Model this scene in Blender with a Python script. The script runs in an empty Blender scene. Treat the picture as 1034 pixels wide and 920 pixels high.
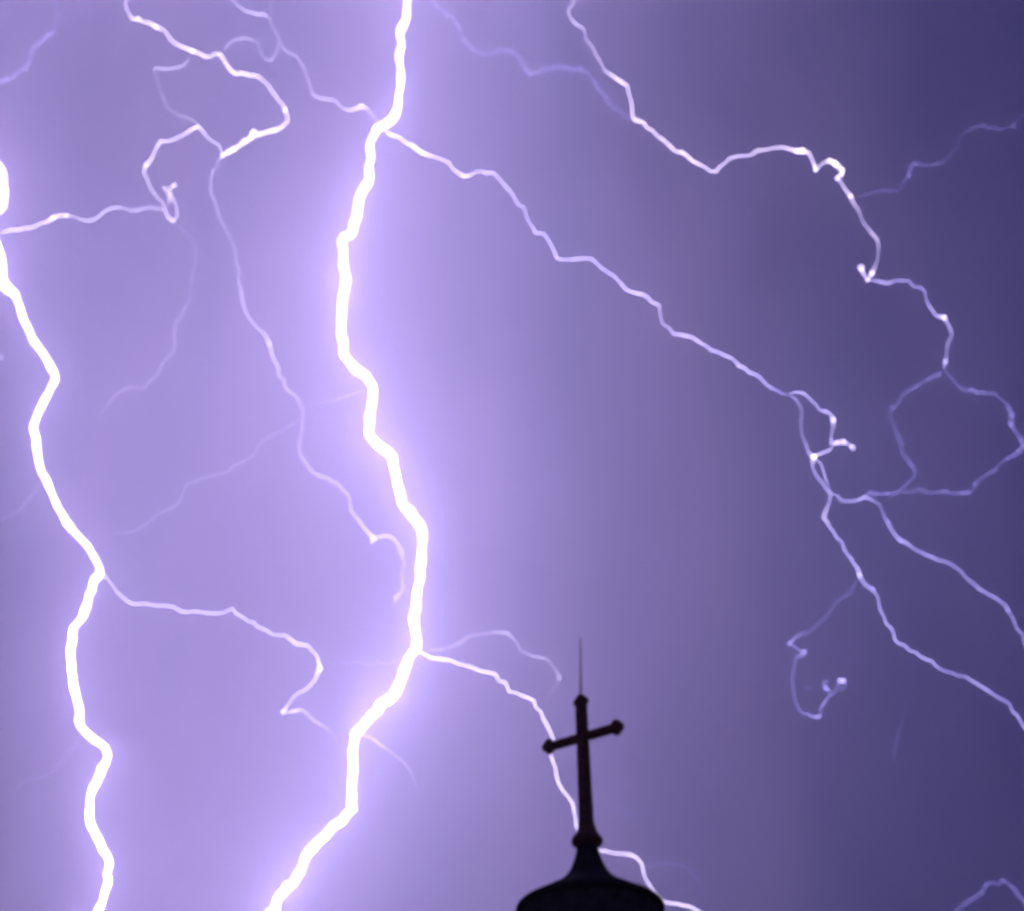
import bpy, bmesh, math, random
from mathutils import Vector, Matrix

S = bpy.context.scene
COL = S.collection
R = math.radians

# ------------------------------------------------------------------ camera
PITCH, ROLL, FPX = R(38.0), R(-0.8), 1500.0      # focal length in photo pixels (photo 1034 px wide)
EYE = Vector((0.0, 0.0, 1.6))
cam_d = bpy.data.cameras.new("camera"); cam = bpy.data.objects.new("camera", cam_d); COL.objects.link(cam)
cam_d.sensor_width = 36.0
cam_d.lens = 36.0 * FPX / 1034.0
cam_d.dof.use_dof = True; cam_d.dof.focus_distance = 1900.0; cam_d.dof.aperture_fstop = 0.6
cam_d.clip_start = 0.1; cam_d.clip_end = 20000.0
ROT = Matrix.Rotation(math.pi / 2 + PITCH, 3, 'X') @ Matrix.Rotation(ROLL, 3, 'Z')
cam.matrix_world = Matrix.Translation(EYE) @ ROT.to_4x4()
S.camera = cam

# ------------------------------------------------------------------ world: night storm sky
W = bpy.data.worlds.new("World"); S.world = W; W.use_nodes = True
nt = W.node_tree; nt.nodes.clear()
out = nt.nodes.new("ShaderNodeOutputWorld")
bgc = nt.nodes.new("ShaderNodeBackground"); bgs = nt.nodes.new("ShaderNodeBackground")
add = nt.nodes.new("ShaderNodeAddShader")
sky = nt.nodes.new("ShaderNodeTexSky"); sky.sky_type = 'NISHITA'; sky.sun_disc = False
sky.sun_elevation = R(-4); sky.sun_rotation = R(200)
bgs.inputs["Strength"].default_value = 0.01
nt.links.new(sky.outputs[0], bgs.inputs["Color"])
tc = nt.nodes.new("ShaderNodeTexCoord")
nz = nt.nodes.new("ShaderNodeTexNoise"); nz.inputs["Scale"].default_value = 2.2; nz.inputs["Detail"].default_value = 3.0
nz.inputs["Roughness"].default_value = 0.45
nt.links.new(tc.outputs["Generated"], nz.inputs["Vector"])
cr = nt.nodes.new("ShaderNodeValToRGB")              # heavy cloud, faintly lit: a little uneven
cr.color_ramp.elements[0].position = 0.3; cr.color_ramp.elements[0].color = (0.050, 0.064, 0.40, 1)
cr.color_ramp.elements[1].position = 0.7; cr.color_ramp.elements[1].color = (0.075, 0.094, 0.52, 1)
nt.links.new(nz.outputs["Fac"], cr.inputs["Fac"])
nt.links.new(cr.outputs["Color"], bgc.inputs["Color"]); bgc.inputs["Strength"].default_value = 1.0
nt.links.new(bgc.outputs[0], add.inputs[0]); nt.links.new(bgs.outputs[0], add.inputs[1])
nt.links.new(add.outputs[0], out.inputs["Surface"])

# ------------------------------------------------------------------ exposure, sampling
S.view_settings.view_transform = 'Standard'; S.view_settings.look = 'None'
S.view_settings.exposure = 0.0; S.view_settings.gamma = 1.0; S.view_settings.use_curve_mapping = False
S.render.engine = 'CYCLES'
C = S.cycles
C.use_denoising = True
C.volume_bounces = 0; C.max_bounces = 3; C.diffuse_bounces = 2; C.glossy_bounces = 2
C.transparent_max_bounces = 24
C.filter_width = 2.7                                  # the soft lens of the photograph
C.sample_clamp_indirect = 4.0
S.render.film_transparent = False

# ------------------------------------------------------------------ helpers
def tag(o, label=None, cat=None, group=None, kind=None):
    if label: o["label"] = label
    if cat: o["category"] = cat
    if group: o["group"] = group
    if kind: o["kind"] = kind
    return o

def link(name, me, mat=None, parent=None):
    o = bpy.data.objects.new(name, me); COL.objects.link(o)
    if mat is not None: me.materials.append(mat)
    if parent is not None:
        o.parent = parent
        o.matrix_parent_inverse = Matrix.Translation(-parent.location)
    return o

def empty(name, loc):
    o = bpy.data.objects.new(name, None); COL.objects.link(o); o.location = loc
    return o

def bm_link(name, bm, mat, parent=None, smooth=False):
    me = bpy.data.meshes.new(name); bmesh.ops.recalc_face_normals(bm, faces=bm.faces[:])
    if smooth:
        for f in bm.faces: f.smooth = True
    bm.to_mesh(me); bm.free()
    return link(name, me, mat, parent)

def ray(px, py):
    return (ROT @ Vector((px - 517.0, 460.0 - py, -FPX))).normalized()

def at(px, py, Y):                                    # the point Y metres north of the camera along that line of sight
    d = ray(px, py)
    return EYE + d * (Y / d.y)

def px_size(p):                                       # metres one photo pixel spans at p
    return (ROT.transposed() @ (p - EYE)).z / -FPX

# ------------------------------------------------------------------ the air: rain haze round everything
CLOUD_Y = 2060.0
HAZE_D, HAZE_G = 0.00034, 0.84
hm = bpy.data.materials.new("haze_air"); hm.use_nodes = True
t = hm.node_tree; t.nodes.clear()
ho = t.nodes.new("ShaderNodeOutputMaterial"); hv = t.nodes.new("ShaderNodeVolumePrincipled")
hv.inputs["Color"].default_value = (0.86, 0.84, 0.97, 1)
hv.inputs["Density"].default_value = HAZE_D
hv.inputs["Anisotropy"].default_value = HAZE_G
t.links.new(hv.outputs[0], ho.inputs["Volume"])
bm = bmesh.new(); bmesh.ops.create_cube(bm, size=1.0)
bmesh.ops.scale(bm, vec=(5600, 3200, 4301), verts=bm.verts)
bmesh.ops.translate(bm, vec=(0, 400, 2149.5), verts=bm.verts)
haze = bm_link("haze", bm, hm); tag(haze, "thin violet rain haze filling the night air", "haze", kind="stuff")

# ------------------------------------------------------------------ ground
gm = bpy.data.materials.new("night_turf"); gm.use_nodes = True
t = gm.node_tree; b = t.nodes["Principled BSDF"]; b.inputs["Roughness"].default_value = 0.95
n1 = t.nodes.new("ShaderNodeTexNoise"); n1.inputs["Scale"].default_value = 0.08; n1.inputs["Detail"].default_value = 8
g_c = t.nodes.new("ShaderNodeTexCoord"); t.links.new(g_c.outputs["Object"], n1.inputs["Vector"])
r1 = t.nodes.new("ShaderNodeValToRGB"); r1.color_ramp.elements[0].color = (0.03, 0.045, 0.02, 1); r1.color_ramp.elements[1].color = (0.08, 0.085, 0.04, 1)
t.links.new(n1.outputs["Fac"], r1.inputs["Fac"]); t.links.new(r1.outputs["Color"], b.inputs["Base Color"])
bm = bmesh.new(); bmesh.ops.create_grid(bm, x_segments=24, y_segments=24, size=1.0)
bmesh.ops.scale(bm, vec=(2790, 1590, 1), verts=bm.verts); bmesh.ops.translate(bm, vec=(0, 400, 0), verts=bm.verts)
tag(bm_link("ground", bm, gm), kind="structure")

# ------------------------------------------------------------------ storm cloud and rain shaft behind the bolts, lit by them
cm = bpy.data.materials.new("storm_cloud"); cm.use_nodes = True
t = cm.node_tree; b = t.nodes["Principled BSDF"]; b.inputs["Roughness"].default_value = 1.0; b.inputs["Specular IOR Level"].default_value = 0.0
c_ = t.nodes.new("ShaderNodeTexCoord"); mp = t.nodes.new("ShaderNodeMapping"); mp.inputs["Scale"].default_value = (0.004, 0.004, 0.0006)
n_ = t.nodes.new("ShaderNodeTexNoise"); n_.inputs["Scale"].default_value = 1.0; n_.inputs["Detail"].default_value = 5; n_.inputs["Roughness"].default_value = 0.55
r_ = t.nodes.new("ShaderNodeValToRGB"); r_.color_ramp.elements[0].position = .3; r_.color_ramp.elements[1].position = .7
r_.color_ramp.elements[0].color = (0.62, 0.65, 0.77, 1); r_.color_ramp.elements[1].color = (0.80, 0.76, 0.86, 1)
t.links.new(c_.outputs["Object"], mp.inputs["Vector"]); t.links.new(mp.outputs[0], n_.inputs["Vector"])
t.links.new(n_.outputs["Fac"], r_.inputs["Fac"]); t.links.new(r_.outputs["Color"], b.inputs["Base Color"])
from mathutils import noise
NX, NZ = 150, 110
bm = bmesh.new(); grid = []
for layer in (0, 1):
    g_ = []
    for j in range(NZ + 1):
        row = []
        for i in range(NX + 1):
            x = -3600 + 7200 * i / NX; z = 5200 * j / NZ
            y = CLOUD_Y + layer * 400.0
            if layer == 0:
                y += 16 * noise.noise(Vector((x / 520, z / 700, 3.1))) + 8 * noise.noise(Vector((x / 170, z / 230, 7.7))) + 4 * noise.noise(Vector((x / 60, z / 110, 1.3)))
            row.append(bm.verts.new((x, y, z - 0.4)))
        g_.append(row)
    grid.append(g_)
for layer in (0, 1):
    for j in range(NZ):
        for i in range(NX):
            g_ = grid[layer]; bm.faces.new((g_[j][i], g_[j][i + 1], g_[j + 1][i + 1], g_[j + 1][i]))
for i in range(NX):
    for j in (0, NZ): bm.faces.new((grid[0][j][i], grid[0][j][i + 1], grid[1][j][i + 1], grid[1][j][i]))
for j in range(NZ):
    for i in (0, NX): bm.faces.new((grid[0][j][i], grid[0][j + 1][i], grid[1][j + 1][i], grid[1][j][i]))
tag(bm_link("storm_cloud", bm, cm, smooth=True), "dense storm cloud and rain lit violet by the lightning", "cloud", kind="stuff")

# ------------------------------------------------------------------ lightning
GAIN = 110.0
def plasma(name, gain, powr):
    m = bpy.data.materials.new(name); m.use_nodes = True
    t = m.node_tree; t.nodes.clear()
    o = t.nodes.new("ShaderNodeOutputMaterial"); a = t.nodes.new("ShaderNodeAddShader")
    tr = t.nodes.new("ShaderNodeBsdfTransparent"); em = t.nodes.new("ShaderNodeEmission")
    at_ = t.nodes.new("ShaderNodeAttribute"); at_.attribute_name = "plasma"
    ge = t.nodes.new("ShaderNodeNewGeometry")         # a glowing gas cylinder: as bright as the chord one looks through
    dp = t.nodes.new("ShaderNodeVectorMath"); dp.operation = 'DOT_PRODUCT'
    ab = t.nodes.new("ShaderNodeMath"); ab.operation = 'ABSOLUTE'
    pw = t.nodes.new("ShaderNodeMath"); pw.operation = 'POWER'; pw.inputs[1].default_value = powr
    mu = t.nodes.new("ShaderNodeMath"); mu.operation = 'MULTIPLY'; mu.inputs[1].default_value = gain
    L = t.links.new
    L(ge.outputs["Normal"], dp.inputs[0]); L(ge.outputs["Incoming"], dp.inputs[1])
    L(dp.outputs["Value"], ab.inputs[0]); L(ab.outputs[0], pw.inputs[0]); L(pw.outputs[0], mu.inputs[0])
    L(at_.outputs["Color"], em.inputs["Color"]); L(mu.outputs[0], em.inputs["Strength"])
    L(tr.outputs[0], a.inputs[0]); L(em.outputs[0], a.inputs[1]); L(a.outputs[0], o.inputs["Surface"])
    return m

M_MAIN = plasma("return_stroke_plasma", GAIN, 5.0)
M_THIN = plasma("leader_plasma", 1.0, 2.2)
M_THIN.cycles.emission_sampling = 'NONE'
MAIN_RGB = (0.70, 0.54, 1.03)
TH = 1.35                                             # overall brightness of the thin leaders

TINT = [((0.36, 0.31, 1.0), 1.0)]
def thin_rgb(b):
    lo, f = TINT[0]; hi = (0.98, 0.80, 1.15)
    b = b ** 0.85 * (f + (1 - f) * min(1.0, b)); k = min(1.0, b) ** 1.8
    return [b * TH * (lo[i] + (hi[i] - lo[i]) * k) for i in range(3)]

rnd = random.Random(11)

def refine(pts, step, jit):
    """pts: (x, y, w, b, Y). Splits long segments with small sideways kinks, like a real leader."""
    o = [pts[0]]
    for p, q in zip(pts, pts[1:]):
        dx, dy = q[0] - p[0], q[1] - p[1]
        L = math.hypot(dx, dy)
        n = max(1, int(L / step))
        for k in range(1, n + 1):
            u = k / n
            v = [p[i] + (q[i] - p[i]) * u for i in range(5)]
            if k < n:
                s = rnd.gauss(0, jit)
                v[0] += -dy / (L + 1e-6) * s; v[1] += dx / (L + 1e-6) * s
                v[3] *= 1 + rnd.uniform(-0.3, 0.3); v[2] *= 1 + rnd.uniform(-0.14, 0.15)
            o.append(v)
    return o

def soften(pts):                                      # round each kink a little
    o = [pts[0]]
    for i in range(1, len(pts) - 1):
        a, p, c = pts[i - 1], pts[i], pts[i + 1]
        o.append([p[j] * 0.92 + a[j] * 0.04 + c[j] * 0.04 for j in range(5)])
    o.append(pts[-1])
    return o

def tube(name, pts, mat, rgb, parent, sides=8):
    P = [at(p[0], p[1], p[4]) for p in pts]
    n = len(P)
    T = []
    for i in range(n):
        a, b = P[max(0, i - 1)], P[min(n - 1, i + 1)]
        T.append((b - a).normalized())
    u = T[0].cross(Vector((0.3, 1, 0.2))).normalized()
    verts, faces, cols = [], [], []
    for i in range(n):
        u = (u - T[i] * u.dot(T[i])).normalized(); v = T[i].cross(u)
        r = pts[i][2] * px_size(P[i]) * (1.16 if sides == 10 else 1.18)
        if i in (0, n - 1): r *= 0.5
        c = rgb(pts[i][3])
        for k in range(sides):
            a = 2 * math.pi * k / sides
            verts.append(P[i] + (u * math.cos(a) + v * math.sin(a)) * r); cols.append(c)
    for i in range(n - 1):
        for k in range(sides):
            k2 = (k + 1) % sides
            faces.append((i * sides + k, i * sides + k2, (i + 1) * sides + k2, (i + 1) * sides + k))
    faces.append(tuple(range(sides))[::-1]); faces.append(tuple((n - 1) * sides + k for k in range(sides)))
    if sides == 8:                                    # the bright knots where the leader bends towards the camera
        for i in range(n):
            if pts[i][2] >= 3.1:
                r = pts[i][2] * 1.2 * px_size(P[i]); base = len(verts); c = rgb(pts[i][3] * 0.7)
                for a in range(1, 6):
                    for k in range(10):
                        th, ph = math.pi * a / 6, 2 * math.pi * k / 10
                        verts.append(P[i] + Vector((math.sin(th) * math.cos(ph), math.sin(th) * math.sin(ph), math.cos(th))) * r); cols.append(c)
                verts.append(P[i] + Vector((0, 0, r))); verts.append(P[i] - Vector((0, 0, r))); cols += [c, c]
                for a in range(4):
                    for k in range(10):
                        faces.append((base + a * 10 + k, base + (a + 1) * 10 + k, base + (a + 1) * 10 + (k + 1) % 10, base + a * 10 + (k + 1) % 10))
                for k in range(10):
                    faces.append((base + 50, base + k, base + (k + 1) % 10)); faces.append((base + 51, base + 40 + (k + 1) % 10, base + 40 + k))
    me = bpy.data.meshes.new(name); me.from_pydata([tuple(v) for v in verts], [], faces)
    for f in me.polygons: f.use_smooth = True
    ca = me.color_attributes.new("plasma", 'FLOAT_COLOR', 'POINT')
    for i, c in enumerate(cols): ca.data[i].color = (c[0], c[1], c[2], 1)
    me.update()
    return link(name, me, mat, parent)

def wander(pts, Y0, slope, amp, seed):
    """Adds the distance: a smooth walk in depth along the line, so that the bolt is no flat outline."""
    g = random.Random(seed); ph = [g.uniform(0, 6.28) for _ in range(3)]
    s, o = 0.0, []
    for i, p in enumerate(pts):
        if i: s += math.hypot(p[0] - pts[i - 1][0], p[1] - pts[i - 1][1])
        y = Y0 + slope * s + amp * (math.sin(s / 90 + ph[0]) - math.sin(ph[0]) + 0.5 * (math.sin(s / 37 + ph[1]) - math.sin(ph[1])) + 0.25 * (math.sin(s / 15 + ph[2]) - math.sin(ph[2])))
        o.append([p[0], p[1], p[2], p[3], y])
    return o

ALL = {}
def trace(root, name, raw, w, b, Y=None, slope=0.0, amp=14.0, main=False, jit=1.45, key=None, frm=None, step=5.5):
    """raw: (x, y[, w, b]). A branch starts at the distance of the line it leaves (frm: its key)."""
    pts = [(p[0], p[1], p[2] if len(p) > 2 else w, p[3] if len(p) > 3 else b) for p in raw]
    if frm:
        base = min(ALL[frm], key=lambda q: (q[0] - pts[0][0]) ** 2 + (q[1] - pts[0][1]) ** 2)
        Y = base[4]
    full = wander(pts, Y, slope, amp, len(ALL) + 5)
    full = soften(refine(full, step, jit))
    if not main and full[-1][2] < 3.0:                # a leader dies away at its tip
        for q_ in range(1, min(6, len(full) // 2)): full[-q_][3] *= 0.25 + 0.12 * q_
    if key: ALL[key] = full
    else: ALL["n%d" % len(ALL)] = full
    return tube(name, full, M_MAIN if main else M_THIN, (lambda v: [c * v for c in MAIN_RGB]) if main else thin_rgb, root, 10 if main else 8)

# --- the thick bolt through the middle of the picture
Y1 = 1500.0
root = empty("lightning_bolt", (0, 0, 0))
main1 = [(430,-620,6,1.3),(405,-540,6,1.3),(440,-450,6,1.3),(412,-370,6,1.3),(436,-290,6,1.3),(420,-190,5,1.1),(428,-150),(409,-105),(418,-60),(409,-25),(412,0),(411,15),(403.5,33),(404.8,75),(400.8,110.6),(394.5,122),(380.7,129.5),  # stretch above the frame added thicker and brighter, to light the cloud top
 (373,146),(373,181),(362,201),(360.6,221),(357,232.5),(344.5,245),(346.7,265),(348.7,288),(345.5,305),(344,325.5),(346.7,358),(355.5,369),
 (368,378),(377,391),(374.4,416),(372,438.7),(381,449),(397,462),(399.6,478),(405.8,508),(420,525),(427,537),(426,561),(421,601),(419,636),
 (421,654),(411,669),(403,690),(397,703),(376,721.5),(358,741),(355.5,760),(355.5,790.6),(356.8,817),(343,831),(320,851),(308,866),(303,881),
 (287,901),(273,921),(262,940),(268,968),(252,1000),(259,1040),(246,1085),(251,1130),(240,1180),(246,1240),(238,1300),(242,1370),(236,1440),(244,1510),(238,1565),(241,1600),(240,1630)]
# brought down to the ground itself
def to_ground(pts, Y):
    o = []
    for p in pts:
        if 0 < at(p[0], p[1], Y).z < 4000: o.append(p)
    return o
main1 = to_ground(main1, Y1)
main1 = [(p[0], p[1], p[2] if len(p) > 2 else 4.9, p[3] if len(p) > 3 else (0.52 if p[1] > 740 else 0.78 if p[1] > 640 else 1.0)) for p in main1]
trace(root, "main_channel", main1, 4.9, 1.0, Y1, amp=10, main=True, jit=1.15, key="m1")
gp = at(ALL["m1"][-1][0], ALL["m1"][-1][1], ALL["m1"][-1][4])
tag(root, "thickest white bolt down mid sky with a long branch running to the lower right", "lightning bolt", "lightning bolts in the sky")
B1 = root
k = trace(root, "branch", [(385,128),(396,137,2.6,1.0),(410,145),(421,151,2.9,1.1),(446,161),(457,171),(468.7,178.5,2.8,1.0),(480,173.5),(497.6,173.8),(509,187),(520,201),
 (530,209),(538,229),(552.5,241),(560,254.5),(568,262.8),(598,261.3),(608,271.5),(623,281.5),(632,293),(654.5,300.4),(666,315.5),(669.6,328),
 (679.5,338),(699.8,340.6),(718.6,354.5),(737.5,361),(756,376.5),(779,392),(796,398)], 2.6, 0.62, frm="m1", slope=0.25, key="longr")
trace(k, "fork", [(796,398),(812,397,2.5,.55),(818,403),(824,408.5),(839,418,2.6,.5),(841.5,424,3.6,.95),(841.5,431,2.8,.6),(839,441),(840,449,3.1,.75),(845,447,3.2,.7),
 (852,446,3.6,.7),(858,449),(861,452,3.8,.85)], 2.4, 0.45, frm="longr", amp=5)
trace(k, "fork", [(842,451),(837,455,2.6,.6),(830,457.5),(822,461,3.4,.95)], 2.5, 0.55, frm="longr", amp=3)
trace(k, "fork", [(797,399),(804,403),(809,412),(808.5,431),(812,445),(815.5,456),(822,461.5,3.6,1.0),(820,471),(823,478),(832,489),(839.5,498,3.1,.7),
 (837,508),(831,523,3.0,.72),(838,533),(844.4,543),(852,555),(862,569),(868,581,3.3,.6),(884.5,600),(889.7,618),(900,634),(907,650),(930,663.7),(950,676,2.7,.28),
 (980,687),(992,694),(1020,711,2.7,.28),(1028,723),(1035,736),(1050,752),(1058,780)], 2.6, 0.42, frm="longr", key="lower")
trace(k, "fork", [(822,462),(829,468),(832,477),(836,489),(839.5,498)], 2.2, 0.5, frm="longr", amp=3)
trace(k, "fork", [(840,499),(849.4,506),(862,506),(873,501.5,3.0,.5),(882,505,2.7,.32),(889,510,2.6,.28),(893.4,523),(905,542,3.0,.38),(920,552),(935,560.6,2.9,.34),(954,567),(970,575.7),
 (980,587,3.0,.3),(1000,601),(1015.4,611,3.0,.34),(1025,631),(1034,647),(1047,664),(1052,690)], 2.7, 0.32, frm="lower", key="lowr")
trace(k, "fork", [(868,583),(861,591),(859.5,601),(842,606),(833,626),(814,640),(803,644,2.8,.2),(797.5,650,3.6,.38)], 2.6, 0.085, frm="lower", key="curl")
trace(k, "fork", [(797.5,650),(803,653,2.6,.16),(806,657),(813,658,3.4,.42),(811,662,2.8,.26),(804,663,2.6,.16),(803,668),(802,676),(799.5,684),(800.5,692),(802,702),(804,712),(809,720),(815,720.5,2.6,.2),(821,724,2.6,.26),
 (826,724,3.1,.42),(829,723,2.8,.34),(828,717),(831,711,2.6,.3),(834,708,2.6,.3),(837,703),(839,697,2.6,.26),(834,696,3.3,.38),(832,690,3.1,.34),(835,687,2.6,.2),(838,687)], 2.5, 0.12, frm="curl", amp=6, jit=0.5)
trace(k, "fork", [(838,704),(842,700,2.7,.16),(845,696),(847,691,2.8,.2),(848,687,3.6,.46),(852,687,3.5,.44),(854,692,2.8,.2),(850,697,2.6,.14),(846,697)], 2.5, 0.13, frm="curl", amp=2, jit=0.4)
trace(k, "fork", [(812,691),(815,696,3.0,.08),(819,694),(817,700)], 2.6, 0.05, frm="curl", amp=2)
trace(k, "fork", [(829,536),(817,546),(806,552),(796,562),(790,578),(786,592)], 2.4, 0.025, frm="lower")
trace(k, "fork", [(918,659),(921,690),(914,715),(909,740),(900,768)], 3.0, 0.018, frm="lower")
TINT[0] = ((0.72, 0.64, 1.0), 1.25)
trace(root, "branch", [(234,-40,2.4,.3),(230,-15),(234,0),(242.6,7.5),(260,15),(271,16.5),(276,29),(282.6,43),(297.7,55.5),(309,72),(316.6,96.5,2.6,.5),(338,100.6),(354,112),
 (365.6,107,3.2,.6),(378,119.5),(384,126)], 2.5, 0.36, Y=Y1 - 20, amp=8, key="topl")
trace(root, "branch", [(421,657),(430,661),(441,665,2.5,.7),(461,670),(481,676),(501,681),(511,689),(514,699),(528,703),(540,708),(548,725),(556,740),(560,749),(556,763),(561.5,783),
 (568,798),(577.8,810.7),(581.6,833),(590,846),(605.5,859.7),(623,862),(643,866),(649.5,881),(658,897),(664,906),(671,911.3),(684,912.5),(696,915),(705,920),(722,932),(728,950)],
 2.6, 0.5, frm="m1", slope=0.2, key="lowbr")
trace(root, "branch", [(432,657),(451,655),(466,648.6,2.9,.22),(481,641),(495,639),(512,639,3.0,.2),(519,645),(525,658),(545,663.7,2.6,.15),(558,673),(565,684,3.2,.3),(562,693),(556,703)],
 2.4, 0.085, frm="m1")
trace(root, "branch", [(362,738),(381,750,2.2,.18),(394,758),(408,770),(418,788),(425,804,1.6,.04)], 2.0, 0.08, frm="m1")
trace(root, "branch", [(374,393),(357,397),(338,405),(315,403.5)], 2.4, 0.045, frm="m1")
trace(root, "branch", [(421,654),(400,668),(375,671),(350,669),(327,676)], 2.2, 0.03, frm="m1")

# --- the thick bolt along the left edge
Y2 = 1450.0
root = empty("lightning_bolt", (0, 0, 0))
main2 = to_ground([(-30,-620,6,0.95),(-5,-540,6,0.95),(-35,-450,6,0.95),(-8,-370,6,0.95),(-30,-290,6,0.95),(-22,-190,4.3,0.85),(-10,-140),(-26,-90),(-14,-50),(-24,-5),(-12,35),(-20,80),(-14,125,4.4),(-8,155,5.5),(-4,168,8),(0,178,8.6),(-2,192,10.5),(0,203,7.6),(-7,220,4.6),(-6,238,4.6),(-1,258,6.2),(1,280,6.2),  # unseen upper run added and widened to brighten the cloud up there
 (10,294,5.8),(17,303),(24,323),(32.7,343),(43,356),(56.5,381,4.3,.85),(45,403.5,4.3,.75),(34,428.6),(38,462),(44,480),(56.6,508),(73,535.4),(88,550.5),
 (101.5,576),(89.3,601),(84,623),(74,634),(71,659),(73.5,690),(80.5,715),(81,733),(93,745),(107,756),(106.5,771),(92,801),(90.5,826),
 (101.5,851),(110.5,871),(109,893),(99,920),(90,945),(97,975),(84,1010),(90,1055),(78,1100),(85,1160),(76,1220),(82,1290),(75,1360),(80,1440),(74,1510),(79,1565),(77,1600),(78,1630)], Y2)
main2 = [(p[0], p[1], p[2] if len(p) > 2 else 4.3, p[3] if len(p) > 3 else (0.48 if p[1] > 400 else 0.85)) for p in main2]
trace(root, "main_channel", main2, 4.3, 1.0, Y2, amp=8, main=True, jit=1.0, key="m2")
tag(root, "bright white bolt zigzagging down the left edge of the sky", "lightning bolt", "lightning bolts in the sky")
B2 = root
trace(root, "branch", [(0,236),(12,232,2.8,.6),(25,230,2.6,.5),(37,228),(48,224.5,2.8,.6),(60,217.5,2.9,.65),(80,221),(95,222),(105,214),(118,209.5),(131,213),(151,209),(163,211,2.6,.6),(168,213)],
 2.5, 0.36, frm="m2")
trace(root, "branch", [(101.5,576),(106,582),(115.5,593),(128,606.5,2.6,.45),(141,610),(171,612),(188,618.4),(198,617),(221,619.7),(235,613.5),(246,623.4),(260,633.5),(270,636.5),(287.7,641),(300,651,2.8,.5),
 (311.5,652),(320,661),(323.5,675,3.3,.75),(319,686),(308,697.5),(297.7,702),(291.5,711),(286,719,3.2,.7)], 2.4, 0.3, frm="m2", slope=0.1, key="lb")
trace(root, "branch", [(288,720),(298,718,2.8,.5),(304,716),(311,721),(323,731),(338,745,1.8,.06)], 2.3, 0.2, frm="lb", amp=4)
trace(root, "branch", [(42,488),(33,500),(24,510),(10,521),(-6,523)], 2.6, 0.04, frm="m2")
trace(root, "branch", [(80,745),(64,768),(50,783),(38,786),(25,787),(15,798),(9,812)], 2.2, 0.025, frm="m2")

# --- thinner bolt at the upper left, with the curl
Y3 = 1600.0
root = empty("lightning_bolt", (0, 0, 0))
trace(root, "main_channel", [(128,-60),(122,-35),(131,-18),(127.5,0),(133.5,20),(151,23),(165,30),(177,44),(206,57),(222.5,54.5),(227.5,63),(237.6,75),(251,76),(261,77),(279,97),
 (291,122,2.9,1.1),(284,129.5),(270,133),(260,137,3.0,1.2),(256.5,134,4.6,1.5),(254,139,3.4,1.3),(241,148),(225,157,3.2,1.2)], 2.9, 0.95, Y=Y3, slope=0.15, key="ul")
tag(root, "thin pale bolt in the upper left sky that hooks back into a small curl", "lightning bolt", "lightning bolts in the sky")
B3 = root
trace(root, "branch", [(225,157),(220,162),(213,178),(214,199),(221,216),(227,230),(237.6,252),(242.6,290),(248,315),(260,331.5),(274,353,2.9,.5),(286.5,389.7),(301.5,403.5,2.7,.42),(306.5,414),
 (302.7,443.7),(303,460),(314,476),(335,486.5),(350.5,498),(354.5,516.6),(370.6,537),(379,543,3.2,.4)], 2.6, 0.3, frm="ul", slope=-0.1, key="down")
trace(root, "branch", [(372,539),(377,545,3.4,.42),(374,550,2.4,.3)], 2.4, 0.3, frm="down", amp=2)
trace(root, "branch", [(379,543),(386,541.5),(397,543),(403,551,3.0,.25),(406,575,2.4,.1),(407,596,2.8,.3),(400,603,3.4,.35),(397,612,2.4,.15)], 2.4, 0.28, frm="down", amp=5)
q = trace(root, "branch", [(225,156),(221,146),(211,141),(200,127,2.8,.9),(186,136),(170,143,2.3,.5),(162,142,3.0,.7),(157,151),(153,161,2.9,.75),(144.5,174,2.7,.6),(151,188.6,2.7,.7),(158,199),(166,206,2.6,.7),
 (168,218,2.8,.8),(175,224.5,2.8,.75),(179.5,218),(178,208),(173,198,3.0,.9),(171,190),(176,187,3.2,.7)], 2.5, 0.6, frm="ul", key="curl3", step=7)
trace(q, "fork", [(164,188.5,2.8,.7),(169,192,2.6,.7),(171.5,200,3.0,.8),(170,208)], 2.4, 0.6, frm="curl3", amp=2)
trace(root, "branch", [(192,58),(187,65),(180,68.5),(169,70),(156,68,2.8,.3),(158,80),(161,93),(170,110.6),(187,118),(200,126,3.0,.2)], 2.5, 0.24, frm="ul", amp=6)
trace(root, "branch", [(226,51),(234,41.5),(247.7,38),(260,42),(263,53),(267,60),(274,61.6),(280,52),(281,44,3.0,.2)], 2.5, 0.22, frm="ul", amp=6)
trace(root, "branch", [(178,226),(187,235),(198,246),(197.4,268),(188.6,308),(176,331,2.8,.09),(176,353),(161,373),(147,392),(128,391),(113,403.5),(104,414),(98,430)], 2.5, 0.085, frm="curl3")
trace(root, "branch", [(302,425),(292.7,429),(267,444),(253,462),(226,477.6),(206,482),(188.6,487.7),(181,508),(165,517),(153.4,525.4),(133.3,537),(108,538)], 2.2, 0.06, frm="down")
trace(root, "branch", [(274,-20),(274,0),(275.5,16)], 2.2, 0.2, Y=Y3, amp=1)

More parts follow.
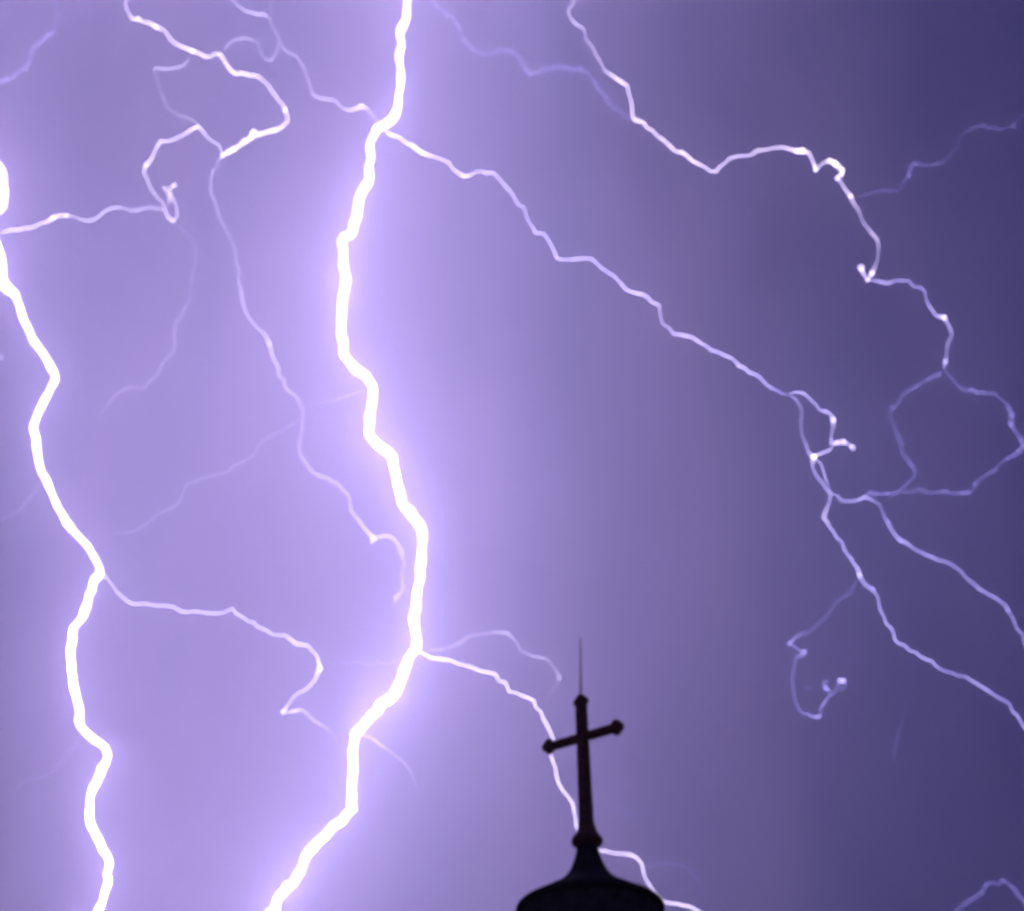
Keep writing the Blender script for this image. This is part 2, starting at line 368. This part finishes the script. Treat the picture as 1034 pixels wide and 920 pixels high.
# --- bolt at the upper right
TINT[0] = ((0.36, 0.31, 1.0), 1.0)
Y4 = 1550.0
root = empty("lightning_bolt", (0, 0, 0))
trace(root, "main_channel", [(590,-55),(582,-30),(586,-12),(579,0),(573.5,10),(578,21),(589,28),(595.4,44),(605.5,60.3,2.6,.85),(616.8,75.4),(634.4,87),(637,100.6),(638,117,2.8,1.0),(653,129.5),
 (673.4,144.6),(693.5,157,2.8,.9),(706,166),(723.5,173.5,2.8,.95),(736,160),(759,157),(764,151.5,3.1,1.2),(780,149.6),(790,148.6),(799,151),(810,152.3,3.9,1.25),(817,154),(820.5,162),
 (823.5,172,3.3,1.1),(830,165),(838,162,3.2,1.1),(843,165,3.7,1.3),(851,172,3.2,1.1),(850,176,3.2,1.0),(845,180,3.2,1.0),(852,189),(859,198,3.2,1.15),(862,206,3.0,.9),(869,219,2.7,.5),(876,230,2.7,.5),(882,237.5),
 (887,254,2.7,.45),(885,266,2.7,.45),(880.5,276,3.5,1.1),(876,283,3.2,.9)], 2.7, 0.85, Y=Y4, slope=0.1, key="ur")
tag(root, "thin bluish white bolt in the upper right sky with a kinked crest", "lightning bolt", "lightning bolts in the sky")
B4 = root
trace(root, "branch", [(876,283),(872,277,3.0,.7),(869.5,270.5,4.2,1.2)], 2.8, 0.7, frm="ur", amp=2)
trace(root, "branch", [(877,283),(884.6,283.5),(897,286.6,2.8,.55),(911,283.5),(930,290,2.5,.34),(937.4,308),(945,319),(953.8,320.5,3.5,.85),(956,325,2.8,.5),(960,333,3.0,.6),(956.3,350.7,2.7,.5),(953.3,372,3.0,.5)],
 2.6, 0.42, frm="ur", key="ur2")
trace(root, "branch", [(953.5,373),(965,386),(975,394.7),(1005,397),(1015,406),(1021.7,418.6,3.8,.2),(1020.4,428.6,3.6,.22),(1028,439),(1034,450,3.2,.16),(1024,460,3.4,.14),(1012,466),(995,480),(982.7,496),
 (960,498.5),(925,495),(907,496.5,3.0,.14),(890,499),(873,501)], 3.0, 0.11, frm="ur2", key="loop")
trace(root, "branch", [(1030,447),(1040,456),(1058,470)], 3.0, 0.12, frm="loop", amp=2)
trace(root, "branch", [(952.5,374),(932,386),(910,400),(898.5,418.6),(904.8,436),(912,459),(916,464),(925,475),(922,483),(907,496)], 3.0, 0.10, frm="ur2")
trace(root, "branch", [(863,207),(858,225),(856.5,252),(862,264),(867,270)], 2.6, 0.035, frm="ur", amp=4)
trace(root, "branch", [(865,200),(872,197),(884.6,192.6),(907,193.6),(912,183),(918.6,169,3.0,.17),(930,166),(955,164.7),(966,148),(975,133),(987.7,127),(1015.4,129.5),(1027,119,3.0,.11),(1040,114,3.0,.1),(1060,104,3.0,.1)],
 2.7, 0.085, frm="ur")
trace(root, "branch", [(724,174),(724,200),(736,234),(746,240),(771,242)], 2.8, 0.022, frm="ur")

# --- faint far bolts
def faint(label, raw, w, b, Y, amp=10):
    r_ = empty("lightning_bolt", (0, 0, 0))
    trace(r_, "main_channel", raw, w, b, Y=Y, amp=amp)
    return tag(r_, label, "lightning bolt", "lightning bolts in the sky")
F1 = faint("faint violet bolt at the top, joining the kinked upper right bolt",
      [(424,-40,3.3,.28),(432,-15,3.3,.28),(437,0,3.3,.28),(451,15.5,3.3,.28),(464,28,3.3,.28),(474,45,3.3,.24),(487.6,55),(504,49.5),(516,51),(524,58),(535,75,3.4,.18),(549,70),(562.7,66.6),(578,71),(593,73),(608,93),(620.6,110),(637,121)], 3.3, 0.13, 1800)
F2 = faint("faint violet bolt curving across the top left corner of the sky",
      [(48,-40),(57,-20),(54.5,0),(59,15),(54,33),(44,39),(34,46),(29,63),(15,77),(0,82),(-20,86)], 3.4, 0.2, 1850)
F3 = faint("faint arched bolt low in the bottom right corner of the sky",
      [(955,945),(966,920),(974,913),(985,906),(995,894),(1013,888.6),(1023,896),(1034,909),(1046,925)], 3.2, 0.09, 1850)
F4 = faint("faint short arc of lightning just right of the dome below the cross",
      [(652,882),(661,873.6),(676,871),(691,873.6),(703.5,888.6),(708,905)], 2.8, 0.055, 1850)
F6 = faint("faint level thread of lightning in the sky just right of the cross foot",
      [(606,815),(622,818),(640,823),(657,822),(668,819)], 2.6, 0.022, 1800)
F5 = faint("short bright tip of lightning cut by the left edge below the thick bolt",
      [(-22,340),(-12,352),(-5,357),(1,361.5,3.6,.9),(4,363,2.0,.3)], 2.6, 0.7, 1500, 2)

# ------------------------------------------------------------------ church tower with its cross
def pmat(name, ca, cb, rough, scale, metal=0.0, bump=0.15):
    m = bpy.data.materials.new(name); m.use_nodes = True
    t = m.node_tree; b = t.nodes["Principled BSDF"]
    b.inputs["Specular IOR Level"].default_value = 0.15
    b.inputs["Roughness"].default_value = rough; b.inputs["Metallic"].default_value = metal
    c = t.nodes.new("ShaderNodeTexCoord"); n = t.nodes.new("ShaderNodeTexNoise")
    n.inputs["Scale"].default_value = scale; n.inputs["Detail"].default_value = 6
    r = t.nodes.new("ShaderNodeValToRGB"); r.color_ramp.elements[0].position = .35; r.color_ramp.elements[1].position = .68
    r.color_ramp.elements[0].color = (*ca, 1); r.color_ramp.elements[1].color = (*cb, 1)
    bu = t.nodes.new("ShaderNodeBump"); bu.inputs["Strength"].default_value = bump; bu.inputs["Distance"].default_value = 0.02
    t.links.new(c.outputs["Object"], n.inputs["Vector"]); t.links.new(n.outputs["Fac"], r.inputs["Fac"])
    t.links.new(r.outputs["Color"], b.inputs["Base Color"]); t.links.new(n.outputs["Fac"], bu.inputs["Height"])
    t.links.new(bu.outputs["Normal"], b.inputs["Normal"])
    return m
M_IRON = pmat("warm_tinted_iron", (0.11, 0.028, 0.006), (0.20, 0.055, 0.010), 0.75, 9, 0.0)  # rust-brown base carries the warm tint of a dim streetlight
M_ROOF = pmat("dark_sheet_roof", (0.010, 0.006, 0.004), (0.018, 0.010, 0.006), 1.0, 5)
M_WALL = pmat("weathered_plaster", (0.10, 0.07, 0.045), (0.16, 0.12, 0.08), 1.0, 3)
M_STONE = pmat("grey_stone", (0.05, 0.035, 0.022), (0.09, 0.06, 0.04), 1.0, 4)
M_DARK = pmat("louvre_wood", (0.02, 0.015, 0.01), (0.04, 0.03, 0.02), 0.8, 6)

YT = 30.5
AX = at(592.9, 849, YT)                                # on the tower's axis, at the collar
def zof(py):                                           # height on the axis that the photo shows at that row
    lo, hi = -10.0, 60.0
    for _ in range(50):
        m = (lo + hi) / 2
        c = ROT.transposed() @ (Vector((AX.x, AX.y, m)) - EYE)
        y = 460 - c.y / -c.z * FPX
        if y > py: lo = m
        else: hi = m
    return (lo + hi) / 2
PX = px_size(AX)                                       # metres per pixel at the collar
tower = empty("church_tower", (AX.x, AX.y, 0))
tag(tower, "dark bell tower roof in silhouette carrying a tall iron cross with budded ends", "church tower")

def lathe(name, prof, mat, parent, segs=48, cap=True):
    bm = bmesh.new(); rings = []
    for r, z in prof:
        rings.append([bm.verts.new((AX.x + r * math.cos(2 * math.pi * k / segs), AX.y + r * math.sin(2 * math.pi * k / segs), z)) for k in range(segs)])
    for a, b in zip(rings, rings[1:]):
        for k in range(segs): bm.faces.new((a[k], a[(k + 1) % segs], b[(k + 1) % segs], b[k]))
    if cap: bm.faces.new(rings[0]); bm.faces.new(rings[-1][::-1])
    return bm_link(name, bm, mat, parent, smooth=segs > 8)

zc = zof(849.5)
# the flared roof: narrow neck, concave flare, round eave
ZE = zof(918)                                          # plane of the eave
RE = 73 * PX
zz = lambda py: zof(py)
prof = [(RE * .985, ZE - 0.10), (RE, ZE - 0.05), (RE, ZE + 0.01), (RE * .975, ZE + 0.05)]
for rr, py in ((60, 909.5), (47, 902), (36, 896), (29, 891), (23.5, 886), (18.5, 879), (15, 871), (12.3, 863), (11, 857), (10.4, 853)):
    prof.append((rr * PX, zof(py)))
roof = lathe("roof", prof, M_ROOF, tower)
col_ = lathe("collar", [(9.8 * PX, zof(856)), (12.5 * PX, zof(854.5)), (15.2 * PX, zof(852)), (16 * PX, zof(849.5)), (14.8 * PX, zof(846.5)), (12 * PX, zof(843)),
     (10.5 * PX, zof(840)), (9 * PX, zof(836)), (8 * PX, zof(831)), (7.2 * PX, zof(826))], M_IRON, roof, 32)

# cross: flat iron bars with bevelled edges, three-lobed buds at the ends
PSI = R(31)                                            # the arm is turned away from the picture plane
ux = Vector((math.cos(PSI), -math.sin(PSI), 0)); uy = Vector((math.sin(PSI), math.cos(PSI), 0)); uz = Vector((0, 0, 1))
def bar(bm, a, b, wa, wb, ta, tb, axis):
    """tapered bar from a to b; w is its width in the plane of the cross, t its thickness"""
    side = ux if axis == 'z' else uz
    q = []
    for p, w, th in ((a, wa, ta), (b, wb, tb)):
        for s1, s2 in ((-1, -1), (1, -1), (1, 1), (-1, 1)):
            q.append(bm.verts.new(p + side * (s1 * w / 2) + uy * (s2 * th / 2)))
    fs = [bm.faces.new(q[0:4]), bm.faces.new(q[4:8])]
    for k_ in range(4): fs.append(bm.faces.new((q[k_], q[(k_ + 1) % 4], q[4 + (k_ + 1) % 4], q[4 + k_])))
    es = list({e for f in fs for e in f.edges})
    bmesh.ops.bevel(bm, geom=es, offset=0.022, segments=2, affect='EDGES')
ZX = zof(744.5); ZT = zof(708)
def on_axis(z): return Vector((AX.x, AX.y, z))
bm = bmesh.new()
bar(bm, on_axis(zof(832)), on_axis(ZT), 12.2 * PX, 10.4 * PX, 11.5 * PX, 9.5 * PX, 'z')
shaft = bm_link("upright", bm, M_IRON, None)
AL = 41.5 * PX                                         # half the arm
bm = bmesh.new()
bar(bm, on_axis(ZX) - ux * AL, on_axis(ZX) + ux * AL, 8.6 * PX, 8.6 * PX, 7.5 * PX, 7.5 * PX, 'x')
cross = empty("cross", (AX.x, AX.y, zc)); cross.parent = tower; cross.matrix_parent_inverse = Matrix.Translation(-tower.location)
shaft.parent = cross; shaft.matrix_parent_inverse = Matrix.Translation(-cross.location) @ Matrix.Translation((0, 0, 0))
cross_arm = bm_link("arm", bm, M_IRON, None)
def bud(bm, c, d):
    """three lobes round a node: d points outward"""
    n_ = uy; s = d.cross(n_).normalized()
    for off, r in ((d * 3.4, 5.5), (s * 3.4 + d * 0.3, 5.4), (-s * 3.4 + d * 0.3, 5.4), (d * 0.8, 5.6)):
        m = Matrix.Translation(c + off * PX) @ Matrix.Diagonal((r * PX, r * PX, r * PX, 1))
        bmesh.ops.create_icosphere(bm, subdivisions=3, radius=1.0, matrix=m)
buds = []
for c, d in ((on_axis(ZX) - ux * AL * .97, -ux), (on_axis(ZX) + ux * AL * .97, ux), (on_axis(ZT - 0.02), uz)):
    bm = bmesh.new(); bud(bm, c, d)
    buds.append(bm_link("bud", bm, M_IRON, None, True))
for o in [cross_arm] + buds:
    o.parent = cross
bpy.context.view_layer.update()
for o in [shaft, cross_arm] + buds:
    o.matrix_parent_inverse = cross.matrix_world.inverted()
# lightning rod
bm = bmesh.new()
z0, z1 = ZT + 0.05, zof(644)
m = Matrix.Translation((AX.x + 1.2 * PX, AX.y, (z0 + z1) / 2)) @ Matrix.Rotation(math.atan2(2.4 * PX, z1 - z0), 4, 'Y')
bmesh.ops.create_cone(bm, cap_ends=True, segments=10, radius1=1.15 * PX, radius2=0.6 * PX, depth=z1 - z0, matrix=m)
bm_link("lightning_rod", bm, M_IRON, tower, True)

# under the eave: cornice, round lantern with louvred openings, square tower down to the ground
lathe("cornice", [(RE * .80, ZE - 0.62), (RE * .84, ZE - 0.50), (RE * .84, ZE - 0.36), (RE * .9, ZE - 0.24), (RE * .94, ZE - 0.103)], M_STONE, tower)
RL = RE * .76; ZL = ZE - 3.4
lathe("lantern_wall", [(RL, ZL), (RL, ZE - 0.623)], M_WALL, tower)
for k_ in range(8):
    a = 2 * math.pi * (k_ + .5) / 8
    bm = bmesh.new(); d = Vector((math.cos(a), math.sin(a), 0)); s = Vector((-d.y, d.x, 0))
    c = Vector((AX.x, AX.y, 0)) + d * (RL - 0.04)
    outl = [(-.24, .5), (.24, .5)] + [(.24 * math.cos(q), 2.1 + .24 * math.sin(q)) for q in [math.pi * i / 10 for i in range(11)]]
    fr = [bm.verts.new(c + s * x + d * 0.085 + Vector((0, 0, ZL + z))) for x, z in outl]
    bk = [bm.verts.new(c + s * x - d * 0.05 + Vector((0, 0, ZL + z))) for x, z in outl]
    bm.faces.new(fr); bm.faces.new(bk[::-1])
    for i in range(len(fr)): bm.faces.new((fr[i], bk[i], bk[(i + 1) % len(fr)], fr[(i + 1) % len(fr)]))
    w_ = bm_link("window", bm, M_DARK, tower)
lathe("skirt_roof", [(RE * 1.75, ZL - 0.9), (RE * 1.3, ZL - 0.45), (RE * .95, ZL - 0.1), (RL + 0.06, ZL + 0.08)], M_ROOF, tower)
bm = bmesh.new()
HW = RE * 1.3
def box(bm, x0, x1, y0, y1, z0, z1):
    bmesh.ops.create_cube(bm, size=1.0, matrix=Matrix.Translation((AX.x + (x0 + x1) / 2, AX.y + (y0 + y1) / 2, (z0 + z1) / 2)) @ Matrix.Diagonal((x1 - x0, y1 - y0, z1 - z0, 1)))
box(bm, -HW, HW, -HW, HW, 0.0, ZL - 1.2)
bm_link("wall", bm, M_WALL, tower)
bm = bmesh.new(); box(bm, -HW - .3, HW + .3, -HW - .3, HW + .3, ZL - 1.2, ZL - 0.903)
bmesh.ops.bevel(bm, geom=bm.edges[:], offset=0.05, segments=2, affect='EDGES')
bm_link("ledge", bm, M_STONE, tower)
